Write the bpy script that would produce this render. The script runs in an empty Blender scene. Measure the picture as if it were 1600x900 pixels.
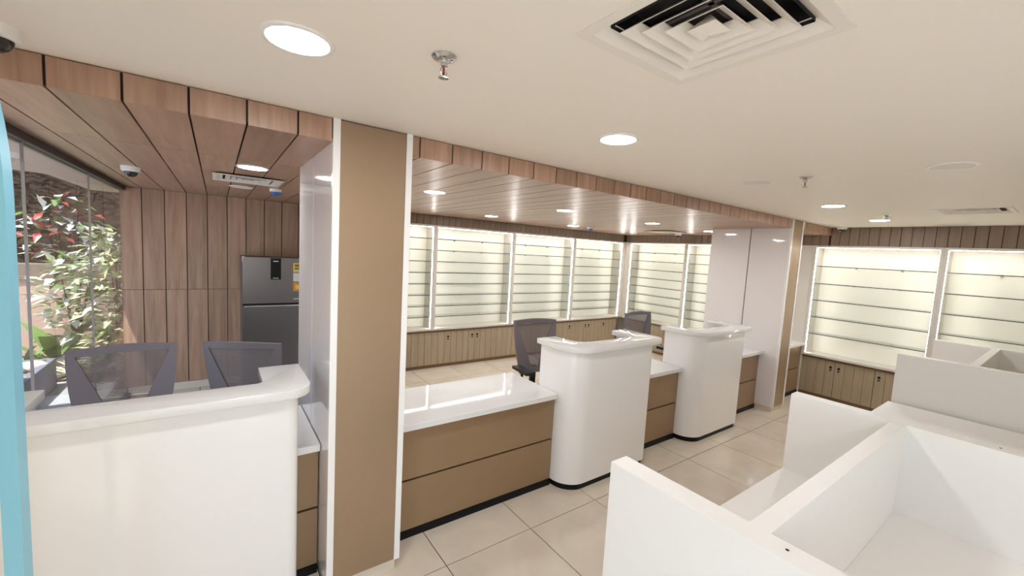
import bpy, bmesh, math, random
from mathutils import Vector, Matrix
random.seed(7)
sc = bpy.context.scene
C = sc.collection
R = math.radians

# ------------------------------------------------------------------ camera
CAM_Z = 1.7729
yaw, pitch, roll = R(35.871), R(-5.044), R(3.17)
F = Vector((math.sin(yaw)*math.cos(pitch), math.cos(yaw)*math.cos(pitch), math.sin(pitch)))
R0 = Vector((math.cos(yaw), -math.sin(yaw), 0))
U0 = R0.cross(F)
RX = math.cos(roll)*R0 + math.sin(roll)*U0
UY = -math.sin(roll)*R0 + math.cos(roll)*U0
cam_d = bpy.data.cameras.new('camera')
cam_d.sensor_fit = 'HORIZONTAL'; cam_d.sensor_width = 36.0
cam_d.lens = 641.93*36.0/1600.0
cam_d.clip_start = 0.02; cam_d.clip_end = 200
cam = bpy.data.objects.new('camera', cam_d); C.objects.link(cam)
m = Matrix.Identity(4)
for i in range(3):
    m[i][0] = RX[i]; m[i][1] = UY[i]; m[i][2] = -F[i]
m[2][3] = CAM_Z
cam.matrix_world = m
sc.camera = cam

# ------------------------------------------------------------------ world, sun, exposure
w = bpy.data.worlds.new('sky'); sc.world = w; w.use_nodes = True
nt = w.node_tree; nt.nodes.clear()
wo = nt.nodes.new('ShaderNodeOutputWorld'); bg = nt.nodes.new('ShaderNodeBackground')
sky = nt.nodes.new('ShaderNodeTexSky'); sky.sky_type = 'NISHITA'; sky.sun_disc = False
sky.sun_elevation = R(62); sky.sun_rotation = R(200)
bg.inputs['Strength'].default_value = 0.32
nt.links.new(sky.outputs[0], bg.inputs[0]); nt.links.new(bg.outputs[0], wo.inputs[0])
sun_d = bpy.data.lights.new('sun', 'SUN'); sun_d.energy = 7.0; sun_d.angle = R(0.6); sun_d.color = (1, .965, .92)
sun = bpy.data.objects.new('sun', sun_d); C.objects.link(sun)
sun.rotation_euler = Vector((0.25, 0.30, -0.92)).to_track_quat('-Z', 'Y').to_euler()
vs = sc.view_settings
vs.view_transform = 'Standard'; vs.look = 'None'; vs.gamma = 1.0; vs.use_curve_mapping = False
vs.exposure = 1.0
sc.cycles.max_bounces = 10; sc.cycles.diffuse_bounces = 8; sc.cycles.glossy_bounces = 5
sc.cycles.transparent_max_bounces = 24; sc.cycles.transmission_bounces = 8
sc.cycles.sample_clamp_indirect = 6.0
sc.cycles.caustics_reflective = False; sc.cycles.caustics_refractive = False
LAMP = 74.0          # radiance of the round ceiling panels
LED = 24.0            # radiance of the shelf light strips

# ------------------------------------------------------------------ materials
def srgb(r, g, b):
    f = lambda c: (c/255/12.92) if c/255 <= .04045 else ((c/255+.055)/1.055)**2.4
    return (f(r), f(g), f(b), 1)
MATS = {}
def pm(name, col, rough=.5, metal=0., spec=.5, coat=0., emis=None, es=0., noise=0., nscale=20., bump=0., bscale=200., rnd=0., alpha=None):
    if name in MATS: return MATS[name]
    mt = bpy.data.materials.new(name); mt.use_nodes = True
    n = mt.node_tree; b = n.nodes['Principled BSDF']; L = n.links.new
    b.inputs['Base Color'].default_value = col
    b.inputs['Roughness'].default_value = rough; b.inputs['Metallic'].default_value = metal
    b.inputs['Specular IOR Level'].default_value = spec
    b.inputs['Coat Weight'].default_value = coat; b.inputs['Coat Roughness'].default_value = .05
    if emis:
        b.inputs['Emission Color'].default_value = emis; b.inputs['Emission Strength'].default_value = es
    if noise or rnd:
        tc = n.nodes.new('ShaderNodeTexCoord'); no = n.nodes.new('ShaderNodeTexNoise')
        no.inputs['Scale'].default_value = nscale; no.inputs['Detail'].default_value = 5
        L(tc.outputs['Object'], no.inputs['Vector'])
        mr = n.nodes.new('ShaderNodeMapRange'); mr.inputs[3].default_value = 1-noise; mr.inputs[4].default_value = 1+noise
        L(no.outputs[0], mr.inputs[0])
        src = mr.outputs[0]
        if rnd:
            oi = n.nodes.new('ShaderNodeObjectInfo'); m2 = n.nodes.new('ShaderNodeMapRange')
            m2.inputs[3].default_value = 1-rnd; m2.inputs[4].default_value = 1+rnd
            L(oi.outputs['Random'], m2.inputs[0])
            mu = n.nodes.new('ShaderNodeMath'); mu.operation = 'MULTIPLY'
            L(src, mu.inputs[0]); L(m2.outputs[0], mu.inputs[1]); src = mu.outputs[0]
        hs = n.nodes.new('ShaderNodeHueSaturation'); hs.inputs['Color'].default_value = col
        L(src, hs.inputs['Value']); L(hs.outputs[0], b.inputs['Base Color'])
    if bump:
        tc = n.nodes.new('ShaderNodeTexCoord'); no = n.nodes.new('ShaderNodeTexNoise')
        no.inputs['Scale'].default_value = bscale; L(tc.outputs['Object'], no.inputs['Vector'])
        bp = n.nodes.new('ShaderNodeBump'); bp.inputs['Strength'].default_value = bump; bp.inputs['Distance'].default_value = .002
        L(no.outputs[0], bp.inputs['Height']); L(bp.outputs[0], b.inputs['Normal'])
    MATS[name] = mt
    return mt
def wood(name, axis, c0, c1, rough=.34, var=.10):
    """laminate with grain running along the given object axis; each board differs a little"""
    if name in MATS: return MATS[name]
    mt = bpy.data.materials.new(name); mt.use_nodes = True
    n = mt.node_tree; b = n.nodes['Principled BSDF']; L = n.links.new
    tc = n.nodes.new('ShaderNodeTexCoord'); oi = n.nodes.new('ShaderNodeObjectInfo')
    mp = n.nodes.new('ShaderNodeMapping')
    s = [24., 24., 24.]; s['XYZ'.index(axis)] = 1.6
    mp.inputs['Scale'].default_value = s
    cx = n.nodes.new('ShaderNodeCombineXYZ'); mu = n.nodes.new('ShaderNodeMath'); mu.operation = 'MULTIPLY'; mu.inputs[1].default_value = 97.
    L(oi.outputs['Random'], mu.inputs[0])
    for k in range(3): L(mu.outputs[0], cx.inputs[k])
    L(tc.outputs['Object'], mp.inputs['Vector']); L(cx.outputs[0], mp.inputs['Location'])
    n1 = n.nodes.new('ShaderNodeTexNoise'); n1.inputs['Scale'].default_value = 1.; n1.inputs['Detail'].default_value = 6; n1.inputs['Roughness'].default_value = .62
    n1.inputs['Distortion'].default_value = .35
    L(mp.outputs[0], n1.inputs['Vector'])
    cr = n.nodes.new('ShaderNodeValToRGB'); cr.color_ramp.elements[0].position = .3; cr.color_ramp.elements[1].position = .72
    cr.color_ramp.elements[0].color = c0; cr.color_ramp.elements[1].color = c1
    L(n1.outputs[0], cr.inputs[0])
    mr = n.nodes.new('ShaderNodeMapRange'); mr.inputs[3].default_value = 1-var; mr.inputs[4].default_value = 1+var
    L(oi.outputs['Random'], mr.inputs[0])
    hs = n.nodes.new('ShaderNodeHueSaturation'); L(cr.outputs[0], hs.inputs['Color']); L(mr.outputs[0], hs.inputs['Value'])
    L(hs.outputs[0], b.inputs['Base Color'])
    b.inputs['Roughness'].default_value = rough
    MATS[name] = mt
    return mt
def tile_mat():
    mt = bpy.data.materials.new('polished_beige_tile'); mt.use_nodes = True
    n = mt.node_tree; b = n.nodes['Principled BSDF']; L = n.links.new
    tc = n.nodes.new('ShaderNodeTexCoord'); oi = n.nodes.new('ShaderNodeObjectInfo')
    mu = n.nodes.new('ShaderNodeVectorMath'); mu.operation = 'ADD'
    sv = n.nodes.new('ShaderNodeMath'); sv.operation = 'MULTIPLY'; sv.inputs[1].default_value = 43.
    L(oi.outputs['Random'], sv.inputs[0]); L(tc.outputs['Object'], mu.inputs[0]); L(sv.outputs[0], mu.inputs[1])
    no = n.nodes.new('ShaderNodeTexNoise'); no.inputs['Scale'].default_value = 3.2; no.inputs['Detail'].default_value = 8; no.inputs['Distortion'].default_value = .8
    L(mu.outputs[0], no.inputs['Vector'])
    cr = n.nodes.new('ShaderNodeValToRGB'); cr.color_ramp.elements[0].position = .3; cr.color_ramp.elements[1].position = .7
    cr.color_ramp.elements[0].color = srgb(206, 194, 176); cr.color_ramp.elements[1].color = srgb(220, 208, 191)
    L(no.outputs[0], cr.inputs[0]); L(cr.outputs[0], b.inputs['Base Color'])
    b.inputs['Roughness'].default_value = .055; b.inputs['Specular IOR Level'].default_value = .6
    return mt
def glass_mat(name, tint, gloss=.0, edge=None):
    """thin sheet: lets light straight through, mirrors at grazing angles"""
    mt = bpy.data.materials.new(name); mt.use_nodes = True
    n = mt.node_tree; n.nodes.clear(); L = n.links.new
    o = n.nodes.new('ShaderNodeOutputMaterial'); t = n.nodes.new('ShaderNodeBsdfTransparent'); g = n.nodes.new('ShaderNodeBsdfGlossy')
    t.inputs[0].default_value = tint; g.inputs['Roughness'].default_value = .02
    lw = n.nodes.new('ShaderNodeLayerWeight'); lw.inputs['Blend'].default_value = .5
    pw = n.nodes.new('ShaderNodeMath'); pw.operation = 'POWER'; pw.inputs[1].default_value = 5.
    ma = n.nodes.new('ShaderNodeMath'); ma.operation = 'MULTIPLY_ADD'; ma.inputs[1].default_value = .9; ma.inputs[2].default_value = .04
    L(lw.outputs['Facing'], pw.inputs[0]); L(pw.outputs[0], ma.inputs[0])
    mx = n.nodes.new('ShaderNodeMixShader')
    L(ma.outputs[0], mx.inputs[0]); L(t.outputs[0], mx.inputs[1]); L(g.outputs[0], mx.inputs[2]); L(mx.outputs[0], o.inputs[0])
    return mt

M_CEIL = pm('ceiling_paint', srgb(234, 225, 212), .55, bump=.03)
M_WHITE = pm('white_laminate', srgb(234, 232, 230), .22, coat=.6)
M_GLOSSW = pm('white_gloss_panel', srgb(226, 221, 220), .05, coat=.5)
M_STONE = pm('white_quartz', srgb(222, 221, 218), .045, noise=.012, nscale=60)
M_PANEL = pm('white_board', srgb(226, 223, 218), .42)
M_PANELTOP = pm('white_edge_band', srgb(224, 217, 206), .38)
M_BRONZE = pm('bronze_laminate', srgb(158, 134, 108), .36, metal=.4, noise=.03, nscale=9)
M_DRAWER = pm('brown_laminate', srgb(154, 128, 98), .34, metal=.35, noise=.03, nscale=9)
M_BLACK = pm('black_plinth', srgb(9, 9, 9), .45, spec=.25)
M_DARK = pm('dark_gap', srgb(48, 32, 25), .8)
M_GROUT = pm('grout', srgb(58, 48, 38), .9)
M_TILE = tile_mat()
W0, W1 = srgb(146, 114, 94), srgb(182, 148, 124)
M_WOODY = wood('walnut_laminate_y', 'Y', W0, W1, rough=.335)
M_WOODZ = wood('walnut_laminate_z', 'Z', W0, W1, rough=.38)
M_TAUPE = wood('taupe_laminate', 'Z', srgb(158, 142, 118), srgb(172, 156, 132), rough=.42, var=.02)
M_CORN = wood('taupe_cornice', 'Z', srgb(124, 106, 90), srgb(140, 121, 102), rough=.45, var=.03)
M_KICKB = pm('brown_kick', srgb(112, 86, 60), .5)
M_SHELFIN = pm('cream_back_panel', srgb(240, 234, 222), .45)
M_FRAMEW = pm('white_frame', srgb(212, 206, 197), .4)
M_LED = pm('led_strip', (1, 1, 1, 1), .5, emis=(1, .98, .945, 1), es=LED)
M_LAMP = pm('lit_diffuser', (1, 1, 1, 1), .5, emis=(.93, .955, 1, 1), es=LAMP)
M_UNLIT = pm('unlit_diffuser', srgb(222, 212, 198), .5)
M_TRIMW = pm('white_plastic', srgb(232, 228, 222), .35)
M_CHROME = pm('chrome', srgb(205, 205, 205), .12, metal=1)
M_RED = pm('red_bulb', srgb(150, 40, 20), .15)
M_SMOKE = pm('smoked_dome', srgb(40, 36, 36), .08)
M_BLUE = pm('blue_dome', srgb(50, 92, 160), .3)
M_POST = pm('light_blue_paint', srgb(128, 190, 208), .4)
M_GLASS = glass_mat('window_glass', (.93, .94, .93, 1))
M_SHELFG = glass_mat('shelf_glass', (.93, .965, .95, 1))
M_GEDGE = pm('shelf_glass_edge', srgb(48, 62, 57), .15)
M_STEEL = pm('brushed_steel', srgb(122, 117, 117), .3, metal=.85, noise=.03, nscale=14)
M_STEELD = pm('fridge_side', srgb(92, 84, 84), .4, metal=.3)
M_CHAIRF = pm('grey_chair_frame', srgb(112, 103, 107), .55)
M_CHAIRM = pm('grey_chair_mesh', srgb(112, 103, 103), .7)
M_CHAIRB = pm('black_chair_plastic', srgb(38, 37, 40), .45)
M_FABRIC = pm('charcoal_fabric', srgb(58, 55, 60), .9, bump=.3, bscale=900)
M_CREAM = pm('cream_wall', srgb(230, 214, 190), .6)
M_WALLW = pm('white_wall', srgb(226, 218, 206), .6)

# ------------------------------------------------------------------ helpers
WL = {}
def wloc(o): return WL.get(o.name, Vector((0, 0, 0))) if o else Vector((0, 0, 0))
def link(o, parent, world):
    C.objects.link(o)
    if parent:
        o.parent = parent; o.location = Vector(world) - wloc(parent)
    else:
        o.location = world
    WL[o.name] = Vector(world)
    return o
def tag(o, label=None, cat=None, group=None, kind=None):
    if label: o['label'] = label
    if cat: o['category'] = cat
    if group: o['group'] = group
    if kind: o['kind'] = kind
    return o
def thing(name, label, cat, loc, group=None, kind=None):
    return tag(link(bpy.data.objects.new(name, None), None, loc), label, cat, group, kind)
def mesh_obj(name, bm, mat, parent=None, world=(0, 0, 0), smooth=False):
    me = bpy.data.meshes.new(name); bmesh.ops.recalc_face_normals(bm, faces=bm.faces[:]); bm.to_mesh(me); bm.free()
    for mm in (mat if isinstance(mat, (list, tuple)) else [mat]): me.materials.append(mm)
    if smooth:
        for p in me.polygons: p.use_smooth = True
    return link(bpy.data.objects.new(name, me), parent, world)
def bm_box(bm, x0, x1, y0, y1, z0, z1, mi=0):
    vs = [bm.verts.new((x, y, z)) for z in (z0, z1) for y in (y0, y1) for x in (x0, x1)]
    fs = [(0, 1, 3, 2), (4, 6, 7, 5), (0, 4, 5, 1), (2, 3, 7, 6), (0, 2, 6, 4), (1, 5, 7, 3)]
    out = []
    for f in fs:
        fc = bm.faces.new([vs[i] for i in f]); fc.material_index = mi; out.append(fc)
    return out
def bevel(bm, r, seg=2, ang=40):
    es = [e for e in bm.edges if len(e.link_faces) == 2 and e.calc_face_angle() > R(ang)]
    if r > 0: bmesh.ops.bevel(bm, geom=es, offset=r, segments=seg, affect='EDGES', profile=.5)
def box(name, x0, x1, y0, y1, z0, z1, mat, parent=None, bev=0., seg=2):
    c = Vector(((x0+x1)/2, (y0+y1)/2, z0))
    bm = bmesh.new(); bm_box(bm, x0-c.x, x1-c.x, y0-c.y, y1-c.y, 0, z1-z0)
    if bev: bevel(bm, bev, seg)
    return mesh_obj(name, bm, mat, parent, c)
def copy_of(o, parent, world):
    c = o.copy(); return link(c, parent, world)
def prism(name, pts, z0, z1, mat, parent=None, bev=0., smooth_ang=None, seg=2):
    """vertical extrusion of a plan outline"""
    cx = sum(p[0] for p in pts)/len(pts); cy = sum(p[1] for p in pts)/len(pts)
    bm = bmesh.new()
    lo = [bm.verts.new((x-cx, y-cy, 0)) for x, y in pts]; hi = [bm.verts.new((x-cx, y-cy, z1-z0)) for x, y in pts]
    bm.faces.new(lo[::-1]); bm.faces.new(hi)
    n = len(pts)
    for i in range(n): bm.faces.new((lo[i], lo[(i+1) % n], hi[(i+1) % n], hi[i]))
    bmesh.ops.recalc_face_normals(bm, faces=bm.faces[:])
    if bev: bevel(bm, bev, seg, 60)
    o = mesh_obj(name, bm, mat, parent, (cx, cy, z0))
    if smooth_ang:
        for p in o.data.polygons: p.use_smooth = abs(p.normal.z) < .5
        o.data.set_sharp_from_angle(angle=R(smooth_ang))
    return o
def arc(cx, cy, r, a0, a1, n=10):
    return [(cx+r*math.cos(R(a0+(a1-a0)*i/n)), cy+r*math.sin(R(a0+(a1-a0)*i/n))) for i in range(n+1)]
def lathe_bm(bm, prof, seg=32, mi=0, cx=0, cy=0):
    rings = []
    for r, z in prof:
        if r < 1e-6: rings.append([bm.verts.new((cx, cy, z))])
        else: rings.append([bm.verts.new((cx+r*math.cos(2*math.pi*k/seg), cy+r*math.sin(2*math.pi*k/seg), z)) for k in range(seg)])
    for a, b in zip(rings, rings[1:]):
        if len(a) == 1 and len(b) == 1: continue
        for k in range(seg):
            k2 = (k+1) % seg
            if len(a) == 1: f = bm.faces.new((a[0], b[k], b[k2]))
            elif len(b) == 1: f = bm.faces.new((a[k], b[0], a[k2]))
            else: f = bm.faces.new((a[k], b[k], b[k2], a[k2]))
            f.material_index = mi
def lathe(name, prof, mat, parent, world, seg=32, smooth=True):
    bm = bmesh.new(); lathe_bm(bm, prof, seg)
    o = mesh_obj(name, bm, mat, parent, world, smooth)
    if smooth: o.data.set_sharp_from_angle(angle=R(40))
    return o
def tube_bm(bm, pts, r, seg=8):
    pts = [Vector(p) for p in pts]; rings = []
    rr = r if isinstance(r, (list, tuple)) else [r]*len(pts)
    for i, p in enumerate(pts):
        d = (pts[min(i+1, len(pts)-1)]-pts[max(i-1, 0)]).normalized()
        a = d.cross(Vector((0, 0, 1)))
        if a.length < 1e-3: a = Vector((1, 0, 0))
        a.normalize(); b = d.cross(a)
        rings.append([bm.verts.new(p+rr[i]*(math.cos(2*math.pi*k/seg)*a+math.sin(2*math.pi*k/seg)*b)) for k in range(seg)])
    for a, b in zip(rings, rings[1:]):
        for k in range(seg): bm.faces.new((a[k], a[(k+1) % seg], b[(k+1) % seg], b[k]))
    bm.faces.new(rings[0][::-1]); bm.faces.new(rings[-1])

# ================================================================== ROOM SHELL
ZC, ZS = 2.330, 2.227
XL, XR, YF, YB = -0.95, 7.00, -2.70, 5.90
XG = -0.792                       # glass line
J0, JW = -0.454, 0.1863           # cladding joints along x

# floor with separate tiles
floor = tag(box('floor', XG-.16, XR+.1, YF-.1, YB+.1, -.08, -.0075, M_GROUT), kind='structure')
T = .6; G = .0062
ftile = None
x = 1.037-T*4
while x < XR:
    y = 1.912-T*8
    while y < YB:
        x0, x1 = max(x, XL)+G/2, min(x+T, XR)-G/2; y0, y1 = max(y, YF)+G/2, min(y+T, YB)-G/2
        if x1-x0 > .03 and y1-y0 > .03:
            if x1-x0 > T-.01 and y1-y0 > T-.01 and ftile:
                copy_of(ftile, floor, ((x0+x1)/2, (y0+y1)/2, -.010))
            else:
                o = box('floor_tile', x0, x1, y0, y1, -.010, 0, M_TILE, floor, .0008, 1)
                if x1-x0 > T-.01 and y1-y0 > T-.01 and not ftile: ftile = o
        y += T
    x += T

# plastered ceiling with openings for the two air diffusers
DIFF = [(.967, .588, ZC), (5.205, .60, ZC)]
HO = .198
def holed_slab(name, x0, x1, y0, y1, z0, z1, holes, mat):
    xs = sorted({x0, x1} | {h[0]-HO for h in holes} | {h[0]+HO for h in holes})
    ys = sorted({y0, y1} | {h[1]-HO for h in holes} | {h[1]+HO for h in holes})
    bm = bmesh.new()
    for a, b in zip(xs, xs[1:]):
        for c, d in zip(ys, ys[1:]):
            if any(abs((a+b)/2-h[0]) < HO and abs((c+d)/2-h[1]) < HO for h in holes): continue
            bm_box(bm, a, b, c, d, z0, z1)
    bmesh.ops.remove_doubles(bm, verts=bm.verts[:], dist=1e-5)
    return mesh_obj(name, bm, mat)
ceil = tag(holed_slab('ceiling', XL-.1, XR+.1, YF-.1, 2.075, ZC, ZC+.09, DIFF, M_CEIL), kind='structure')

# dropped ceiling behind the counter line: backing + separate boards
SY0 = 2.046
soffit = tag(box('ceiling_dropped', XG-.14, XR+.1, SY0+.012, YB+.1, ZS+.012, ZC+.09, M_DARK), kind='structure')
YC1, YC2 = 2.95, 3.72
k = math.floor((XG-J0)/JW)
proto = {}
GB = .0080
while J0+k*JW < XR-.24:
    x0, x1 = max(J0+k*JW, XG), min(J0+(k+1)*JW, 6.76)
    if x1-x0 > .03:
        cuts = ([SY0, YC1, 4.78, YB] if x0 < .9 else [SY0, YC2, 5.43])
        for a, b in zip(cuts, cuts[1:]):
            full = x1-x0 > JW-.002
            key = (round(a, 2), round(b, 2))
            if full and key in proto: copy_of(proto[key], soffit, ((x0+x1)/2, (a+b)/2, ZS))
            else:
                o = box('ceiling_board', x0+GB/2, x1-GB/2, a+.0015, b-.0015, ZS, ZS+.011, M_WOODY, soffit, .0012, 1)
                if full: proto[key] = o
        # short fascia boards facing the hall, not across the two columns
        for c0, c1 in ((XL, .432), (.807, 5.45), (5.779, 6.76)):
            a0, a1 = max(x0, c0), min(x1, c1)
            if a1-a0 < .012: continue
            if a1-a0 > JW-.002 and 'f' in proto: copy_of(proto['f'], soffit, ((a0+a1)/2, SY0+.0055, ZS+.0005))
            else:
                o = box('fascia_board', a0+GB/2, a1-GB/2, SY0, SY0+.011, ZS+.0005, ZC-.004, M_WOODZ, soffit, .0012, 1)
                if a1-a0 > JW-.002: proto['f'] = o
    k += 1
# boards of the fascia left of the glass
for kk in range(-4, -1):
    x0, x1 = max(J0+kk*JW, XL), min(J0+(kk+1)*JW, XG)
    if x1-x0 > .02: box('fascia_board', x0+GB/2, x1-GB/2, SY0, SY0+.011, ZS+.0005, ZC-.004, M_WOODZ, soffit, .0012, 1)

# walls
WT = .1
tag(box('wall_right', XR, XR+WT, YF-.1, YB+.1, -.08, ZC+.09, M_WALLW), kind='structure')
# unseen shop front glazing, added behind the camera to let daylight in
tag(box('wall_front', XL-.1, XR+.1, YF-WT, YF, 2.20, ZC+.09, M_WALLW), kind='structure')
wf = tag(link(bpy.data.objects.new('window_added_2', None), None, (3., YF-.05, 0)), label='unseen glazed shop front added behind the camera for daylight', kind='structure')
nb = 2; XW = 1.0
tag(box('wall_front_right', XW, XR+.1, YF-WT, YF, -.08, 2.199, M_WALLW), kind='structure')
for i in range(nb+1):
    xm = XL+(XW-XL)*i/nb
    box('window_frame', max(xm-.03, XL), min(xm+.03, XW), YF-.08, YF-.02, 0, 2.199, pm('grey_aluminium', srgb(150, 148, 146), .35, metal=.6), wf)
    if i < nb: box('glass_pane', xm+.031, XL+(XW-XL)*(i+1)/nb-.031, YF-.055, YF-.045, .0, 2.199, M_GLASS, wf)
tag(box('bounce_paving', -14, 20, -22, YF-.105, -.10, -.012, pm('bounce_paving', srgb(182, 184, 188), .8)), label='unseen pale paving added before the shop front to bounce daylight', kind='structure')  # unseen ground, added so sunlight bounces up to the ceiling
tag(box('wall_left', XL-WT, XL, .30, 2.06, -.08, ZC+.09, M_CREAM), kind='structure')
tag(box('wall_left_head', XL-WT, XL, YF-.1, .30, 2.20, ZC+.09, M_CREAM), kind='structure')
wl = tag(link(bpy.data.objects.new('window_added_3', None), None, (XL-.05, -1.2, 0)), label='unseen glazed side entrance added left of the camera for daylight', kind='structure')  # unseen side glazing, added to brighten the left of the room
for i in range(4):
    ym = YF+(.30-YF)*i/3
    box('window_frame', XL-.08, XL-.02, max(ym-.03, YF), min(ym+.03, .30), 0, 2.199, MATS['grey_aluminium'], wl)
    if i < 3: box('glass_pane', XL-.055, XL-.045, ym+.031, YF+(.30-YF)*(i+1)/3-.031, 0, 2.199, M_GLASS, wl)
tag(box('wall_back', 1.06, XR+.1, 5.735, 5.735+WT, -.08, ZC+.09, M_WALLW), kind='structure')
tag(box('wall_partition', .96, 1.06, 2.952, YB+.1, -.08, ZC, M_WALLW), kind='structure')
wbl = tag(box('wall_back_left', XG-.02, 1.06, YB-.004, YB+WT, -.08, ZC+.09, M_DARK), kind='structure')
tag(wbl, label='wall of walnut laminate boards behind the refrigerator')
k = math.floor((XG-J0)/JW)
ZJ = 1.148
while J0+k*JW < .95:
    x0, x1 = max(J0+k*JW, XG-.018), min(J0+(k+1)*JW, .96)
    if x1-x0 > .02:
        for a, b in ((.085, ZJ), (ZJ, ZS)):
            box('wall_board', x0+GB/2, x1-GB/2, YB-.016, YB-.004, a+.002, b-.002, M_WOODZ, wbl, .0012, 1)
    k += 1
tag(box('baseboard_back', XG+.01, .96, YB-.02, YB-.004, 0, .083, M_TILE, None, .001, 1), kind='structure')

# glazed side wall
win = tag(thing('window_1', 'frameless glazed side wall between the walnut ceiling and the garden', 'window', (XG, 4., 0)), kind='structure')
del win['category']
box('window_frame', XG-.03, XG+.03, 2.08, YB-.02, ZS-.042, ZS-.002, pm('dark_channel', srgb(52, 44, 42), .5), win, .002)
box('window_frame', XG-.03, XG+.03, 2.08, YB-.02, 0, .03, MATS['dark_channel'], win, .002)
for a, b in ((2.08, 3.17), (3.176, 4.505), (4.511, YB-.02)):
    box('glass_pane', XG-.005, XG+.005, a, b, .03, ZS-.042, M_GLASS, win)
M_JOINT = pm('glass_joint', srgb(150, 140, 138), .3)
box('pane_joint', XG-.006, XG+.006, 3.1702, 3.1758, .03, ZS-.042, M_JOINT, win)
box('pane_joint', XG-.006, XG+.006, 4.5052, 4.5108, .03, ZS-.042, M_JOINT, win)

# columns
def column(x0, x1, y0, y1, strip, label):
    t = tag(thing('column', label, 'column', ((x0+x1)/2, (y0+y1)/2, 0)), kind='structure')
    del t['category']
    box('core', x0+.0205, x1-.0205, y0+.0225, y1-.0205, .066, ZC, M_DARK, t)
    box('plinth', x0+.020, x1-.020, y0+.02, y1-.005, 0.0, .064, M_TILE, t, .001, 1)
    box('front_panel', x0+strip, x1-strip, y0+.004, y0+.022, .064, ZC-.006, M_BRONZE, t, .001, 1)
    for a, b in ((x0, x0+strip-.001), (x1-strip+.001, x1)):
        box('edge_strip', a, b, y0, y0+.022, .062, ZC-.001, M_WHITE, t, .0015, 2)
    ym = y0+.455
    for s, xa, xb in ((-1, x0, x0+.02), (1, x1-.02, x1)):
        for a, b in ((y0+.0225, ym-.006), (ym+.006, y1)):
            box('side_panel', xa, xb, a, b, .064, ZC if a > 9 else ZS-.001, M_GLOSSW, t, .001, 1)
    box('back_panel', x0+.02, x1-.02, y1-.02, y1, .064, ZS-.001, M_GLOSSW, t)
    return t
column(.432, .807, 2.034, 2.942, .032, 'square column clad in bronze laminate with white edges, beside the nearest counter')
column(5.45, 5.779, 2.034, 2.990, .036, 'far white-sided column with a narrow bronze front, before the wall shelves')

# cornice boards above the shelving
corn = tag(box('trim_1', 6.742, XR, YF, 2.05, 2.092, ZC, M_DARK), label='taupe board cornice above the right-hand wall shelving', kind='structure')
cb = None
y = 2.042
while y-.1 > -1.2:
    if cb is None: cb = box('cornice_board', 6.730, 6.742, y-.0970, y-.0030, 2.090, ZC-.002, M_CORN, corn, .0015, 1)
    else: copy_of(cb, corn, (6.736, y-.05, 2.090))
    y -= .1
corn2 = tag(box('trim_2', 6.742, XR, 2.05, 5.735, 2.092, ZS, M_DARK), label='taupe board cornice on the end wall of the counter bay', kind='structure')
cb = None
y = 2.06
while y+.1 < 5.47:
    if cb is None: cb = box('cornice_board', 6.730, 6.742, y+.0030, y+.0970, 2.090, ZS-.002, M_CORN, corn2, .0015, 1)
    else: copy_of(cb, corn2, (6.736, y+.05, 2.090))
    y += .1
corn3 = tag(box('trim_3', 1.06, 6.742, 5.473, 5.735, 2.092, ZS, M_DARK), label='taupe board cornice above the back-wall shelving', kind='structure')
cb = None
x = 1.062
while x+.1 < 6.74:
    if cb is None: cb = box('cornice_board', x+.0030, x+.0970, 5.461, 5.473, 2.090, ZS-.002, M_CORN, corn3, .0015, 1)
    else: copy_of(cb, corn3, (x+.05, 5.467, 2.090))
    x += .1

# ================================================================== LIT DISPLAY SHELVES
Z8 = [1.900, 1.737, 1.574, 1.411, 1.248, 1.085, .923, .765]
Z5 = [1.810, 1.572, 1.340, 1.107, .873]
ZT, ZB = 2.088, .596
def shelving(a, b, front, axis, zs, label, group):
    """a..b along the wall, front plane coordinate, axis 'x' (back wall, looks to -y) or 'y' (right wall, looks to -x)"""
    dep = .262 if axis == 'x' else .285
    def bx(name, u0, u1, d0, d1, z0, z1, mat, par, bev=0.):
        if axis == 'x': return box(name, u0, u1, front+d0, front+d1, z0, z1, mat, par, bev, 1)
        return box(name, front+d0, front+d1, u0, u1, z0, z1, mat, par, bev, 1)
    loc = ((a+b)/2, front+dep/2, ZB-.03) if axis == 'x' else (front+dep/2, (a+b)/2, ZB-.03)
    t = thing('display_shelving', label, 'shelving unit', loc, group)
    bx('back_panel', a+.0005, b-.0005, dep-.018, dep, ZB-.028, ZT, M_SHELFIN, t)
    for u0, u1 in ((a+.0005, a+.032), (b-.032, b-.0005)):
        bx('side_panel', u0, u1, 0, dep-.018, ZB, ZT, M_FRAMEW, t, .001)
    bx('top_panel', a+.032, b-.032, 0, dep-.018, ZT-.028, ZT, M_FRAMEW, t, .001)
    bx('sill', a+.0005, b-.0005, -.004, dep-.018, ZB-.028, ZB-.0005, M_FRAMEW, t, .002)
    for u0, u1 in ((a+.0325, a+.0345), (b-.0345, b-.0325)):
        bx('led_strip', u0, u1, .012, .024, ZB+.004, ZT-.032, M_LED, t)
    bx('led_strip', a+.046, b-.046, .010, .024, ZT-.0305, ZT-.0285, M_LED, t)
    for z in zs:
        s = bx('glass_shelf', a+.038, b-.038, .042, dep-.020, z-.008, z, M_SHELFG, t)
        bx('glass_edge', a+.038, b-.038, .036, .042, z-.0085, z+.0005, M_GEDGE, s)
        for u in (a+(b-a)*.30, a+(b-a)*.66):
            bx('shelf_clip', u-.012, u+.012, dep-.045, dep-.0185, z-.018, z-.0085, M_CHROME, s)
    return t
g = 'lit glass shelving along the back wall'
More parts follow.
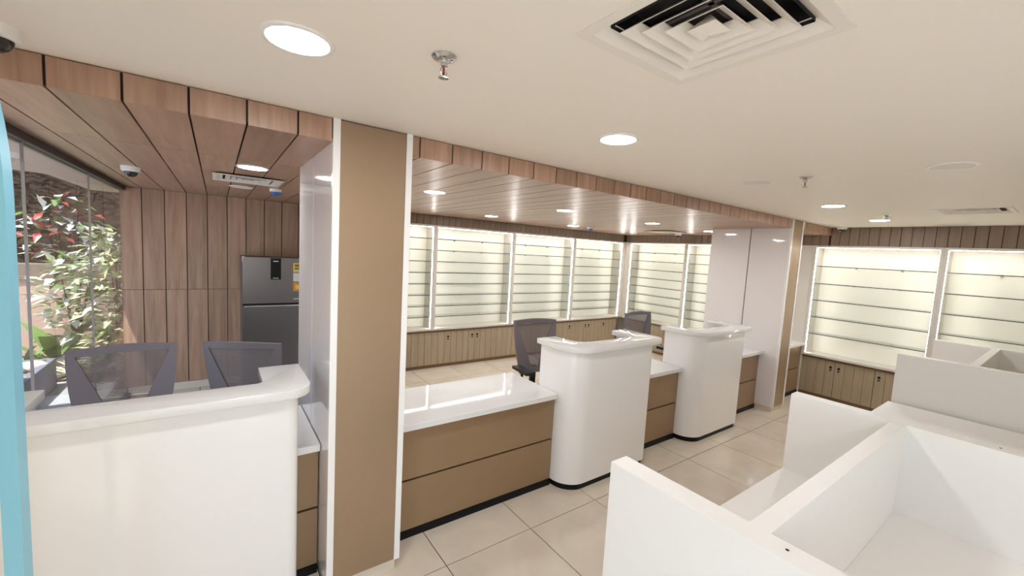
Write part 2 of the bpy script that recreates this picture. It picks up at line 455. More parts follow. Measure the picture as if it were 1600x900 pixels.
for (a, b), lb in zip([(1.165, 2.544), (2.544, 3.926), (3.926, 5.289), (5.289, 6.640)],
        ['back-wall lit shelving bay cut off by the near bronze column', 'back-wall lit shelving bay right of the bay beside the near column',
         'back-wall lit shelving bay behind the nearer of two alcove office chairs', 'last back-wall lit shelving bay before the room corner']):
    shelving(a, b, 5.437, 'x', Z8, lb, g)
g = 'lit glass shelving along the end wall'
shelving(4.115, 5.345, 6.704, 'y', Z8, 'end-wall lit shelving bay just right of the room corner', g)
shelving(2.985, 4.115, 6.704, 'y', Z8, 'narrow-looking end-wall shelving bay left of the far white column', g)
shelving(.952, 2.212, 6.704, 'y', Z5, 'large lit five-shelf bay right of the far column', g)
shelving(-.308, .952, 6.704, 'y', Z5, 'lit five-shelf bay at the right edge of the photo', g)
# corner post and blank white panel between the shelf runs
tag(prism('trim_4', [(6.642, 5.437), (6.704, 5.437), (6.704, 5.347), (6.73, 5.347), (6.73, 5.46), (6.642, 5.46)], ZB-.028, ZT, M_FRAMEW), label='white corner post joining the two runs of shelving', kind='structure')
tag(box('trim_5', 6.704, 6.72, 2.214, 2.983, .60, ZT, M_FRAMEW, None, .001), label='plain white panel behind the far column', kind='structure')
tag(box('trim_6', 6.72, XR, 2.214, 2.983, .0, ZT, M_WALLW), kind='structure')

# ---- base cabinets under the shelves
def groove_door(name, w, h, mat, parent, world, rot=0.):
    """door leaf with routed vertical grooves, face at local y=0 looking to -y"""
    bm = bmesh.new(); n = 4; p = w/n; gw, gd, th = .007, .006, .018
    prof = [(0, 0)]
    for i in range(1, n):
        prof += [(i*p-gw/2, 0), (i*p, gd), (i*p+gw/2, 0)]
    prof += [(w, 0), (w, th), (0, th)]
    lo = [bm.verts.new((x-w/2, y, 0)) for x, y in prof]; hi = [bm.verts.new((x-w/2, y, h)) for x, y in prof]
    bm.faces.new(lo[::-1]); bm.faces.new(hi)
    for i in range(len(prof)): bm.faces.new((lo[i], lo[(i+1) % len(prof)], hi[(i+1) % len(prof)], hi[i]))
    o = mesh_obj(name, bm, mat, parent, world); o.rotation_euler.z = rot
    return o
DZ0, DZ1 = .048, .530
def base_cabinet(u0, doors, dw, front, axis, label, group):
    """doors: list of lock sides ('l','r',None) in order of increasing u"""
    u1 = u0+dw*len(doors); dep = .25
    def bx(name, a, b, d0, d1, z0, z1, mat, par, bev=0.):
        if axis == 'x': return box(name, a, b, front+d0, front+d1, z0, z1, mat, par, bev, 1)
        return box(name, front+d0, front+d1, a, b, z0, z1, mat, par, bev, 1)
    loc = ((u0+u1)/2, front+dep/2, 0) if axis == 'x' else (front+dep/2, (u0+u1)/2, 0)
    t = thing('base_cabinet', label, 'cabinet', loc, group)
    bx('carcass', u0+.0005, u1-.0005, .0185, dep-.02, .045, DZ1+.004, M_DARK, t)
    bx('top_rail', u0+.0005, u1-.0005, -.012, .10, DZ1+.005, ZB-.0285, M_KICKB, t)
    bx('kick', u0+.0005, u1-.0005, .008, .03, 0, .044, M_KICKB, t)
    for i, side in enumerate(doors):
        a, b = u0+dw*i+.0028, u0+dw*(i+1)-.0028
        if axis == 'x':
            d = groove_door('door', b-a, DZ1-DZ0, M_TAUPE, t, ((a+b)/2, front, DZ0))
        else:
            d = groove_door('door', b-a, DZ1-DZ0, M_TAUPE, t, (front, (a+b)/2, DZ0), -math.pi/2)
        if side:
            s = (1 if side == 'r' else -1)*((b-a)/2-.042)
            for nm, dz, rr, mt in (('lock', .405, .0155, M_BLACK), ('key', .368, .012, M_CHAIRB)):
                bm = bmesh.new(); lathe_bm(bm, [(0, 0), (rr*.9, 0), (rr, .003), (rr, .009), (0, .009)], 14)
                bmesh.ops.rotate(bm, verts=bm.verts[:], cent=(0, 0, 0), matrix=Matrix.Rotation(R(-90), 3, 'X'))
                lk = mesh_obj(nm, bm, mt, None)
                lk.parent = d; lk.location = (s, -.010, dz)
    return t
DW = .4165
g = 'taupe base cabinets along the back wall'
LB = ['taupe grooved base cabinet hidden behind the near column', 'taupe two-door base cabinet right beside the near column',
      'taupe two-door base cabinet behind the white worktop, next to the chair', 'taupe two-door base cabinet behind the chair at the middle podium',
      'taupe two-door base cabinet seen above the middle podium', 'taupe base cabinet in the room corner, behind the middle podium']
pairs = [(1.198, ['r', None]), (2.031, [None, 'r']), (2.864, ['r', 'l']), (3.697, [None, None]), (4.530, [None, 'r']), (5.363, ['r', 'l'])]
for (u, dd), lb in zip(pairs, LB):
    base_cabinet(u, dd, DW, 5.468, 'x', lb, g)
base_cabinet(6.196, ['l'], DW, 5.468, 'x', 'single-door taupe base cabinet tight in the corner', g)
g = 'taupe base cabinets along the end wall'
base_cabinet(1.413, ['l', 'r'], .4135, 6.742, 'y', 'taupe two-door base cabinet right of the far column', g)
base_cabinet(.586, [None, 'l'], .4135, 6.742, 'y', 'taupe base cabinet half hidden by the workstation panel', g)
base_cabinet(-.241, [None, None], .4135, 6.742, 'y', 'taupe base cabinet behind the far workstation', g)
base_cabinet(4.45, [None, 'l'], .4135, 6.742, 'y', 'taupe base cabinet behind the farther alcove chair', g)
base_cabinet(3.62, ['r', None], .4135, 6.742, 'y', 'taupe base cabinet behind the far podium', g)

# ================================================================== COUNTERS
KZ = .048
def podium(xl, xr, yf, label, ztop=1.102, over_r=.10, over_l=.03, rl=.175, rr=.06, ril=None):
    t = thing('service_podium', label, 'counter', ((xl+xr)/2, yf+.2, 0), 'white service podiums')
    yb = yf+.38
    th = .05
    def U(xl, xr, yf, yb, rl, rr, th_l, th_r, th_f, ril, rir):
        o = [(xl, yb)] + arc(xl+rl, yf+rl, rl, 180, 270, 14) + arc(xr-rr, yf+rr, rr, 270, 360, 8) + [(xr, yb)]
        i = [(xr-th_r, yb)] + arc(xr-th_r-rir, yf+th_f+rir, rir, 360, 270, 5) + arc(xl+th_l+ril, yf+th_f+ril, ril, 270, 180, 12) + [(xl+th_l, yb)]
        return o+i
    def ushell(name, outline, z0, z1, mat, bev=0., seg=2):
        # a U is not convex: build as a quad strip between outer and inner loops
        n = len(outline)
        return prism(name, outline, z0, z1, mat, t, bev, 35, seg)
    ushell('body', U(xl, xr, yf, yb, rl, rr, th, th, th, rl-.06, .03), KZ, ztop-.042, M_WHITE, .0)
    ushell('kick', U(xl+.012, xr-.012, yf+.012, yb-.01, rl-.01, rr, th, th, th, rl-.08, .03), 0, KZ-.0005, M_BLACK)
    ushell('counter_slab', U(xl-over_l, xr+over_r, yf-.034, yb+.035, rl+.02, .11, .19, .19, (.175), rl-.03 if ril is None else ril, .03), ztop-.0415, ztop, M_STONE, .004, 3)
    return t
podium(-.742, .308, 2.045, 'large white rounded podium nearest the camera, in front of two grey chairs', 1.098, over_r=.055, rr=.05, ril=.03)
podium(2.082, 3.028, 2.060, 'middle white rounded podium between two brown drawer counters', 1.104, over_r=.11, over_l=.02)
podium(3.722, 4.640, 2.055, 'far white rounded podium next to the far column', 1.104, over_r=.12)

def drawer_counter(x0, x1, label, wlabel, poly=None, yf=2.242):
    t = thing('drawer_counter', label, 'cabinet', ((x0+x1)/2, yf+.2, 0), 'low brown drawer counters')
    box('carcass', x0, x1, yf+.019, yf+.43, KZ+.002, .694, M_BLACK, t)
    box('kick', x0, x1, yf-.006, yf+.02, 0, KZ, M_BLACK, t)
    box('drawer_front', x0+.001, x1-.001, yf, yf+.018, KZ+.002, .361, M_DRAWER, t, .001, 1)
    box('drawer_front', x0+.001, x1-.001, yf, yf+.018, .374, .693, M_DRAWER, t, .001, 1)
    wt = prism('worktop', poly or [(x0, yf-.045), (x1, yf-.045), (x1, yf+.565), (x0, yf+.565)], .6955, .7325, M_STONE, None, .003)
    tag(wt, wlabel, 'worktop', 'white worktops on the low counters')
drawer_counter(.312, .428, 'thin sliver of brown drawer counter between nearest podium and column', 'small white worktop between the nearest podium and the column')
drawer_counter(.811, 2.078, 'wide brown two-drawer counter right of the near column', 'long glossy white worktop right of the near column',
               [(.811, 2.197), (2.062, 2.197), (2.078, 2.235), (2.078, 2.807), (.811, 2.807)])
drawer_counter(3.034, 3.716, 'brown two-drawer counter between the middle and far podiums', 'white worktop between the middle and far podiums')
drawer_counter(4.646, 5.446, 'brown two-drawer counter between the far podium and far column', 'white worktop between far podium and far column', None, 2.242)
drawer_counter(5.783, 6.70, 'brown two-drawer counter right behind the far column', 'white worktop wedged between far column and wall shelving', None, 2.225)

# ================================================================== WORKSTATIONS (white boards)
ZP, ZD = 1.120, .724
def workstation(x0, x1, label):
    t = thing('workstation', label, 'workstation', ((x0+x1)/2, .2, 0), 'white board workstations')
    y0, y1 = -.95, .822
    for a in (x0, x1-.074):
        p = box('side_panel', a, a+.074, y0, y1, 0, ZP, M_PANEL, t, .0015, 2)
        bm = bmesh.new(); lathe_bm(bm, [(0, 0), (.004, 0), (.004, .0012), (0, .0012)], 10)
        mesh_obj('screw_hole', bm, M_DARK, p, (a+.044, .335 if a == x0 else .12, ZP-.0002))
    box('cross_panel', x0+.0745, x1-.0745, .383, .433, 0, ZP-.001, M_PANEL, t, .0015, 2)
    box('front_ledge', x0+.0745, x1-.0745, .4335, .818, ZD-.025, ZD, M_PANEL, t, .001, 1)
    box('desk_top', x0+.0745, x1-.0745, y0+.02, .3825, ZD-.025, ZD, M_PANEL, t, .001, 1)
    return t
workstation(1.026, 2.492, 'white board workstation nearest the camera, open toward the right')
workstation(4.505, 5.975, 'farther white board workstation before the end-wall shelving')
t = thing('work_table', 'low white tabletop spanning between the two board workstations', 'table', (3.47, .1, 0))
box('table_top', 2.496, 4.470, -.95, .832, ZD-.025, ZD, M_PANEL, t, .001, 1)
box('leg_panel', 2.496, 2.520, -.90, .78, 0, ZD-.0255, M_PANEL, t)
box('leg_panel', 4.440, 4.464, -.90, .78, 0, ZD-.0255, M_PANEL, t)

# curved light-blue upright at the left edge
def blue_post():
    t = thing('curved_post', 'light blue curved upright post at the left edge of the photo', 'post', (-.41, 1.53, 0))
    bm = bmesh.new(); prev = None
    pts = [(-.438, z) for z in (0, .6, 1.2, 1.84)]
    Rr = 1.75
    for i in range(1, 9):
        a = i*.034
        pts.append((-.438-Rr*(1-math.cos(a)), 1.84+Rr*math.sin(a)))
    for x, z in pts:
        if z > ZC-.003: z = ZC-.003
        q = [bm.verts.new((x+dx+.41, y, z)) for dx, y in ((0, -.030), (.033, -.030), (.033, .029), (0, .029))]
        if prev:
            for i in range(4): bm.faces.new((prev[i], prev[(i+1) % 4], q[(i+1) % 4], q[i]))
        else: bm.faces.new(q[::-1])
        prev = q
    bm.faces.new(prev)
    bevel(bm, .003, 2, 50)
    mesh_obj('upright', bm, M_POST, t, (-.41, 1.53, 0))
    box('foot_plate', -.46, -.36, 1.46, 1.60, 0.0005, .008, M_POST, t, .002)
blue_post()

# ================================================================== CEILING FIXTURES
def downlight(x, y, z, label, lit=True, group='round recessed ceiling lights'):
    t = thing('ceiling_light', label, 'ceiling light', (x, y, z), group)
    lathe('trim_ring', [(.080, -.001), (.081, -.006), (.088, -.0065), (.094, -.004), (.095, 0), (.08, 0)], M_TRIMW, t, (x, y, z), 40)
    lathe('diffuser', [(0, -.0035), (.0795, -.0035), (.0795, -.0005)], M_LAMP if lit else M_UNLIT, t, (x, y, z), 40)
    return t
for x, lb, lit in ((.190, 'large bright round ceiling light nearest the camera', 1), (1.545, 'bright round ceiling light below the square air diffuser', 1),
                   (2.952, 'unlit round panel in the white ceiling, left of a sprinkler', 0), (4.404, 'bright round ceiling light above the far podium aisle', 1),
                   (5.815, 'far bright round ceiling light beside a sprinkler', 1)):
    downlight(x, 1.348, ZC, lb, lit)
downlight(3.035, .449, ZC, 'faint unlit round panel at right of the white ceiling', False)
for x, y, lb in ((.19, -1.1, 'unseen round ceiling light added behind the camera beside the added glazed entrance'), (1.6, -1.1, 'unseen round ceiling light added behind the camera above the nearest workstation'), (.9, -2.1, 'unseen round ceiling light added behind the camera close to the added shop front')):  # unseen lamps, added to raise the room brightness
    downlight(x, y, ZC, lb, True, 'unseen ceiling lights added behind the camera')
downlight(.197, 3.235, ZS, 'bright round light in the walnut ceiling above the two near chairs')
downlight(.189, 4.578, ZS, 'unlit round panel in the walnut ceiling near the refrigerator', False)
for x, y, lb in ((1.460, 3.175, 'round light in the wooden ceiling beside the near column'), (2.916, 3.177, 'round light in the wooden ceiling above the nearer alcove chair'),
                 (4.463, 3.235, 'round light in the wooden ceiling above the farther alcove chair'), (5.83, 3.235, 'round light in the wooden ceiling half hidden by far column'),
                 (2.956, 4.64, 'small far round light in wooden ceiling near back shelving'), (4.491, 4.69, 'small far round light next to a blue ceiling detector')):
    downlight(x, y, ZS, lb)

def diffuser(cx, cy, z, label, recess):
    t = thing('air_diffuser', label, 'air vent', (cx, cy, z), 'square ceiling air diffusers')
    M = pm('diffuser_enamel', srgb(226, 218, 205), .35)
    def ring(name, ho, zo, hi, zi, th=.0022, h2=None):
        bm = bmesh.new()
        o = [(-1, -1), (1, -1), (1, 1), (-1, 1)]
        A = [bm.verts.new((sx*ho, sy*ho, zo)) for sx, sy in o]; B = [bm.verts.new((sx*hi, sy*hi, zi)) for sx, sy in o]
        A2 = [bm.verts.new((sx*ho, sy*ho, zo+th)) for sx, sy in o]; B2 = [bm.verts.new((sx*hi, sy*hi, zi+th)) for sx, sy in o]
        for i in range(4):
            j = (i+1) % 4
            bm.faces.new((A[i], A[j], B[j], B[i])); bm.faces.new((A2[i], B2[i], B2[j], A2[j]))
            bm.faces.new((A[i], A2[i], A2[j], A[j])); bm.faces.new((B[i], B[j], B2[j], B2[i]))
        return mesh_obj(name, bm, M, t, (cx, cy, z))
    ring('flange', .226, -.004, .196, -.004, .0036)
    d = recess
    ring('louver', .1955, -.003, .163, d*.30)
    for ho in (.147, .110, .072):
        ring('louver', ho, -.002, ho-.033, d*.30)
    bm = bmesh.new()
    v = [bm.verts.new((sx*.036, sy*.036, -.002)) for sx, sy in ((-1, -1), (1, -1), (1, 1), (-1, 1))]; a = bm.verts.new((0, 0, -.013))
    for i in range(4): bm.faces.new((v[i], v[(i+1) % 4], a))
    v2 = bm.verts.new((0, 0, d*.5))
    for i in range(4): bm.faces.new((v[(i+1) % 4], v[i], v2))
    mesh_obj('centre_cone', bm, M, t, (cx, cy, z))
    # dark throat and the spider bars
    bm = bmesh.new()
    h = .164; q = [(-h, -h), (h, -h), (h, h), (-h, h)]
    lo = [bm.verts.new((a, b, .012)) for a, b in q]; hi = [bm.verts.new((a, b, d)) for a, b in q]
    bm.faces.new(hi)
    for i in range(4): bm.faces.new((lo[i], lo[(i+1) % 4], hi[(i+1) % 4], hi[i]))
    mesh_obj('throat', bm, pm('vent_throat', srgb(26, 23, 21), .7), t, (cx, cy, z))
    for a in (0, 90):
        b = box('spider_bar', cx-(.16 if a == 0 else .007), cx+(.16 if a == 0 else .007), cy-(.007 if a == 0 else .16), cy+(.007 if a == 0 else .16), z+d*.80, z+d*.95, MATS['vent_throat'] if d < .02 else M_STEELD, t)
diffuser(*DIFF[0], 'large square louvred air diffuser in the white ceiling nearest the camera', .075)
diffuser(*DIFF[1], 'distant square air diffuser in the white ceiling near the wall shelving', .075)
diffuser(.205, 3.885, ZS-.012, 'square air diffuser in the walnut ceiling beside a round light', .011)
diffuser(5.79, 3.94, ZS-.012, 'square air diffuser in the alcove ceiling before the end wall', .011)

def sprinkler(x, y, label):
    t = thing('sprinkler', label, 'sprinkler', (x, y, ZC), 'ceiling sprinklers')
    lathe('escutcheon', [(0, -.014), (.014, -.014), (.030, -.009), (.037, -.003), (.037, 0), (0, 0)], M_CHROME, t, (x, y, ZC), 28)
    lathe('body', [(0, -.030), (.011, -.030), (.011, -.018), (.014, -.0145), (0, -.0142)], M_CHROME, t, (x, y, ZC), 16)
    bm = bmesh.new()
    for s in (-1, 1): tube_bm(bm, [(s*.009, 0, -.029), (s*.010, 0, -.045), (s*.004, 0, -.056)], .0024, 6)
    mesh_obj('yoke', bm, M_CHROME, t, (x, y, ZC))
    lathe('bulb', [(0, -.054), (.0032, -.052), (.0036, -.042), (.003, -.032), (0, -.0305)], M_RED, t, (x, y, ZC), 12)
    lathe('deflector', [(0, -.060), (.016, -.061), (.016, -.0585), (.005, -.057), (0, -.0555)], M_CHROME, t, (x, y, ZC), 18)
sprinkler(.545, 1.155, 'chrome fire sprinkler nearest the camera, right of the largest ceiling light')
sprinkler(2.959, 1.065, 'chrome fire sprinkler next to an unlit ceiling panel')
sprinkler(5.345, 1.189, 'chrome fire sprinkler next to the farthest lit ceiling light')

def dome_camera(x, y, z, label, s=1.):
    t = thing('dome_camera', label, 'security camera', (x, y, z), 'white dome security cameras')
    lathe('housing', [(0, -.0355*s), (.046*s, -.035*s), (.053*s, -.030*s), (.056*s, -.004*s), (.056*s, 0), (0, 0)], M_TRIMW, t, (x, y, z), 32)
    lathe('dome', [(0, -.072*s), (.016*s, -.070*s), (.030*s, -.060*s), (.038*s, -.046*s), (.040*s, -.0357*s), (0, -.0356*s)], M_SMOKE, t, (x, y, z), 28)
dome_camera(-.494, 4.05, ZS, 'white dome camera under the walnut ceiling beside the glazing')
dome_camera(6.27, 4.02, ZS, 'white dome camera on the alcove ceiling before the end wall', .95)
dome_camera(6.62, 1.90, ZC, 'white dome camera where the white ceiling meets the cornice', .95)
dome_camera(-.510, 1.870, ZC, 'white dome camera cut off by the left edge of the photo')
def detector(x, y, label):
    t = thing('ceiling_detector', label, 'detector', (x, y, ZS), 'blue-capped ceiling detectors')
    lathe('base', [(0, -.026), (.048, -.026), (.050, -.004), (.050, 0), (0, 0)], M_TRIMW, t, (x, y, ZS), 28)
    lathe('cap', [(0, -.060), (.018, -.058), (.034, -.050), (.044, -.038), (.047, -.0262), (0, -.0261)], M_BLUE, t, (x, y, ZS), 28)
detector(.450, 4.44, 'blue and white detector on the walnut ceiling near the refrigerator')
detector(4.80, 4.62, 'small blue and white detector on the far alcove ceiling')

# ================================================================== REFRIGERATOR
def fridge():
    x0, x1, yf, yb, h = .228, .905, 5.285, 5.878, 1.558
    t = thing('refrigerator', 'grey steel two-door refrigerator against the walnut board wall', 'refrigerator', ((x0+x1)/2, (yf+yb)/2, 0))
    box('cabinet', x0+.002, x1-.002, yf+.062, yb, .03, h-.006, M_STEELD, t, .006)
    f = box('freezer_door', x0, x1, yf, yf+.058, 1.048, h, M_STEEL, t, .008, 3)
    d = box('lower_door', x0, x1, yf, yf+.058, .06, 1.008, M_STEEL, t, .008, 3)
    box('gasket_gap', x0+.004, x1-.004, yf+.018, yf+.06, 1.008, 1.048, M_BLACK, t)
    box('handle_lip', x0+.012, x1-.004, yf+.004, yf+.018, 1.010, 1.024, pm('bright_metal', srgb(210, 208, 205), .2, metal=.8), t, .003)
    box('hinge_cover', x0-.004, x0+.022, yf+.01, yf+.05, h-.05, h+.006, M_TRIMW, t, .003)
    p = box('display_panel', .490, .592, yf-.003, yf-.0002, 1.315, h-.004, M_BLACK, f, .001, 1)
    M_PR = pm('pale_print', srgb(210, 210, 210), .5)
    box('print_mark', .515, .566, yf-.0036, yf-.0032, 1.515, 1.524, M_PR, f)
    box('print_mark', .512, .568, yf-.0036, yf-.0032, 1.328, 1.334, M_PR, f)
    box('badge', .72, .79, yf-.0016, yf-.0002, 1.088, 1.098, M_PR, f)
    M_Y = pm('label_yellow', srgb(222, 196, 90), .5); M_O = pm('label_orange', srgb(214, 128, 58), .5)
    box('energy_label', .715, .80, yf-.0014, yf-.0002, 1.40, 1.505, M_Y, f)
    box('energy_label', .728, .79, yf-.0018, yf-.0015, 1.43, 1.455, pm('label_green', srgb(90, 130, 80), .5), f)
    box('energy_label', .728, .79, yf-.0018, yf-.0015, 1.465, 1.49, pm('label_red', srgb(160, 60, 50), .5), f)
    box('sticker', .715, .80, yf-.0014, yf-.0002, 1.295, 1.39, M_PR, f)
    box('sticker', .715, .80, yf-.0014, yf-.0002, 1.18, 1.285, M_O, f)
    box('sticker', .735, .775, yf-.0018, yf-.0015, 1.205, 1.255, M_Y, f)
    box('foot', x0+.02, x1-.02, yf+.04, yb-.02, 0, .05, M_BLACK, t)
fridge()

# ================================================================== OFFICE CHAIRS
def chair(x, y, rz, top, label, arm_z=.655):
    t = thing('office_chair', label, 'chair', (x, y, 0), 'grey mesh-back office chairs')
    t.rotation_euler.z = rz
    def add(name, bm, mat, smooth=False, par=None):
        me = bpy.data.meshes.new(name); bmesh.ops.recalc_face_normals(bm, faces=bm.faces[:]); bm.to_mesh(me); bm.free(); me.materials.append(mat)
        o = bpy.data.objects.new(name, me); C.objects.link(o); o.parent = par or t
        if smooth:
            for p in me.polygons: p.use_smooth = True
            me.set_sharp_from_angle(angle=R(45))
        return o
    z0, z1 = top-.50, top
    def yb(xx, z): return .215+(z-z0)*.14-.55*xx*xx          # shallow wrap, slight recline
    def wo(z): return .235-.062*((z1-z)/(z1-z0))**2
    zi0, zi1 = z0+.05, z1-.035
    def wi(z): return max(.035, .200-.39*(zi1-z))
    # frame: outer loop vs inner loop
    n = 12; outer, inner = [], []
    for i in range(n): s = i/n; outer.append((-wo(z0)+2*wo(z0)*s, z0)); inner.append((-wi(zi0)+2*wi(zi0)*s, zi0))
    for i in range(n): s = i/n; z = z0+(z1-z0)*s; zz = zi0+(zi1-zi0)*s; outer.append((wo(z), z)); inner.append((wi(zz), zz))
    for i in range(n): s = i/n; outer.append((wo(z1)-2*wo(z1)*s, z1+.012*math.sin(math.pi*s))); inner.append((wi(zi1)-2*wi(zi1)*s, zi1+.003*math.sin(math.pi*s)))
    for i in range(n): s = i/n; z = z1-(z1-z0)*s; zz = zi1-(zi1-zi0)*s; outer.append((-wo(z), z)); inner.append((-wi(zz), zz))
    bm = bmesh.new(); L = []
    for loop, dy in ((outer, -.013), (inner, -.009), (inner, .009), (outer, .013)):
        L.append([bm.verts.new((px, yb(px, pz)+dy, pz)) for px, pz in loop])
    N = len(outer)
    for a, b in zip(L, L[1:]+L[:1]):
        for i in range(N): bm.faces.new((a[i], a[(i+1) % N], b[(i+1) % N], b[i]))
    fr = add('backrest_frame', bm, M_CHAIRF, True)
    # woven back: fine horizontal threads
    bm = bmesh.new(); nt_ = 62
    for i in range(nt_):
        z = zi0+(zi1+.006-zi0)*(i+.5)/nt_; hw = wi(z)+.004; h = (zi1-zi0)/nt_*.36; cols = []
        for kx in range(7):
            px = -hw+2*hw*kx/6
            cols.append([bm.verts.new((px, yb(px, z)+dy, z+dz)) for dy, dz in ((-.0015, -h), (-.0015, h), (.0015, h), (.0015, -h))])
        for a, b in zip(cols, cols[1:]):
            for q in range(4): bm.faces.new((a[q], a[(q+1) % 4], b[(q+1) % 4], b[q]))
    add('mesh_back', bm, M_CHAIRM)
    # lumbar bar and spine behind the mesh
    bm = bmesh.new()
    bm_box(bm, -.03, .03, .24, .262, .40, z0+.06); bevel(bm, .006)
    add('spine', bm, M_CHAIRB)
    bm = bmesh.new(); bm_box(bm, -.245, .245, -.25, .22, .425, .50); bevel(bm, .028, 3); add('seat', bm, M_FABRIC, True)
    bm = bmesh.new(); bm_box(bm, -.20, .20, -.19, .25, .40, .4245); bevel(bm, .006); add('seat_pan', bm, M_CHAIRB)
    for s in (-1, 1):
        bm = bmesh.new(); bm_box(bm, min(s*.225, s*.305), max(s*.225, s*.305), -.13, .12, arm_z, arm_z+.027); bevel(bm, .010, 3); arm = add('armrest', bm, M_CHAIRB, True)
        bm = bmesh.new(); tube_bm(bm, [(s*.15, .0, .412), (s*.262, .0, .42), (s*.268, .0, .50), (s*.268, .0, arm_z+.003)], .014, 8); add('arm_support', bm, M_CHAIRB, True, arm)
    bm = bmesh.new(); lathe_bm(bm, [(0, .12), (.028, .12), (.028, .27), (.016, .272), (.016, .40), (0, .40)], 16); add('gas_lift', bm, M_CHAIRB, True)
    for k in range(5):
        a = 2*math.pi*k/5+.3; c, s = math.cos(a), math.sin(a)
        bm = bmesh.new(); tube_bm(bm, [(0, 0, .125), (.15*c, .15*s, .105), (.29*c, .29*s, .078)], [.024, .019, .014], 8); lg = add('leg', bm, M_CHAIRB, True)
        bm = bmesh.new()
        lathe_bm(bm, [(0, -.022), (.026, -.02), (.0285, -.012), (.0285, .012), (.026, .02), (0, .022)], 16)
        bmesh.ops.rotate(bm, verts=bm.verts[:], cent=(0, 0, 0), matrix=Matrix.Rotation(R(90), 3, 'X'))
        bmesh.ops.rotate(bm, verts=bm.verts[:], cent=(0, 0, 0), matrix=Matrix.Rotation(a, 3, 'Z'))
        bmesh.ops.translate(bm, verts=bm.verts[:], vec=(.29*c, .29*s, .0287))
        bmesh.ops.translate(bm, verts=bm.verts[:], vec=(0, 0, 0))
        add('caster', bm, M_CHAIRB, True, lg)
    return t
chair(-.415, 2.94, R(5), 1.098, 'grey mesh office chair nearest the glazed wall, behind the nearest podium')
chair(.255, 3.385, R(152), 1.083, 'turned grey mesh office chair in front of the refrigerator')
chair(2.47, 2.79, R(-7), 1.128, 'grey mesh office chair left of the middle podium', .715)
chair(4.11, 2.82, R(0), 1.128, 'grey mesh office chair behind the middle podium, toward the end wall', .70)

# ================================================================== GARDEN BEHIND THE GLASS
M_PAVE = pm('outdoor_paving', srgb(172, 174, 180), .7, noise=.06, nscale=3)
M_SOIL = pm('garden_soil', srgb(150, 126, 100), .95, noise=.25, nscale=8, bump=.6, bscale=30)
M_GWALL = pm('garden_render', srgb(190, 164, 150), .85, noise=.12, nscale=4, bump=.2, bscale=40)
M_COPE = pm('garden_coping', srgb(128, 112, 100), .9, noise=.15, nscale=6)
M_PLANTER = pm('planter_grey_blue', srgb(120, 124, 138), .7, noise=.05, nscale=5)
M_BARK = pm('bark', srgb(70, 56, 46), .9, noise=.2, nscale=12)
M_DARKW = pm('dark_far_wall', srgb(66, 56, 50), .9, noise=.2, nscale=2)
tag(box('paving', -14, XG-.165, YF-.1, 6.75, -.08, -.006, M_PAVE), label='pale outdoor paving beyond the glass', kind='structure')
tag(box('garden_bed', -8, 4, 6.752, 12.6, -.08, .03, M_SOIL), label='earth garden bed beyond the paving', kind='structure')
gw = tag(box('wall_garden', -6, 1.2, 8.2, 8.4, .03, 1.05, M_GWALL), label='low pinkish garden wall behind the plants', kind='structure')
box('coping', -6, 1.2, 8.17, 8.43, 1.051, 1.255, M_COPE, gw, .01)
tag(box('wall_far', -8, 4, 12.6, 12.8, -.1, 6.0, M_DARKW), label='dark wall far behind the garden trees', kind='structure')
cn = [(-3.2, 1.9), (-.83, 1.9), (-.83, 6.02), (.6, 6.02), (.6, 6.64)] + arc(-1.02, 6.51, .13, 90, 180, 8) + arc(-1.28, 5.20, .13, 0, -90, 8) + [(-3.2, 5.07)]
tag(prism('ceiling_canopy', cn, 2.205, 2.42, pm('canopy_cream', srgb(214, 198, 184), .7)), label='cream outdoor canopy over the glass', kind='structure')

# planter box
t = thing('planter_box', 'grey-blue concrete planter box outside the glass, filled with stones', 'planter', (-1.72, 5.95, 0))
bm = bmesh.new()
px0, px1, py0, py1, hh = -2.02, -1.455, 5.2, 6.55, .325
bm_box(bm, px0-(-1.72), px0+.05+1.72, py0-5.95, py1-5.95, 0, hh); bm_box(bm, px1-.05+1.72, px1+1.72, py0-5.95, py1-5.95, 0, hh)
bm_box(bm, px0+.05+1.72, px1-.05+1.72, py0-5.95, py0+.05-5.95, 0, hh); bm_box(bm, px0+.05+1.72, px1-.05+1.72, py1-.05-5.95, py1-5.95, 0, hh)
mesh_obj('walls', bm, M_PLANTER, t, (-1.72, 5.95, -.005))
box('soil', px0+.05, px1-.05, py0+.05, py1-.05, 0, hh-.06, M_SOIL, t)
M_ROCK = [pm('rock_white', srgb(216, 210, 204), .8, noise=.1, nscale=10), pm('rock_grey', srgb(150, 146, 146), .85, noise=.15, nscale=10), pm('rock_yellow', srgb(198, 168, 84), .8, noise=.1, nscale=10)]
def rock(x, y, z, s, mi, label):
    bm = bmesh.new(); bmesh.ops.create_icosphere(bm, subdivisions=2, radius=1)
    for v in bm.verts:
        k = 1+.22*math.sin(5*v.co.x+x*9)*math.cos(4*v.co.y+y*7)
        v.co = Vector((v.co.x*s*1.3*k, v.co.y*s*k, v.co.z*s*.62*k))
    o = mesh_obj('garden_rock', bm, M_ROCK[mi], None, (x, y, z+s*.45), True)
    tag(o, label, 'rock', 'rocks in the garden bed')
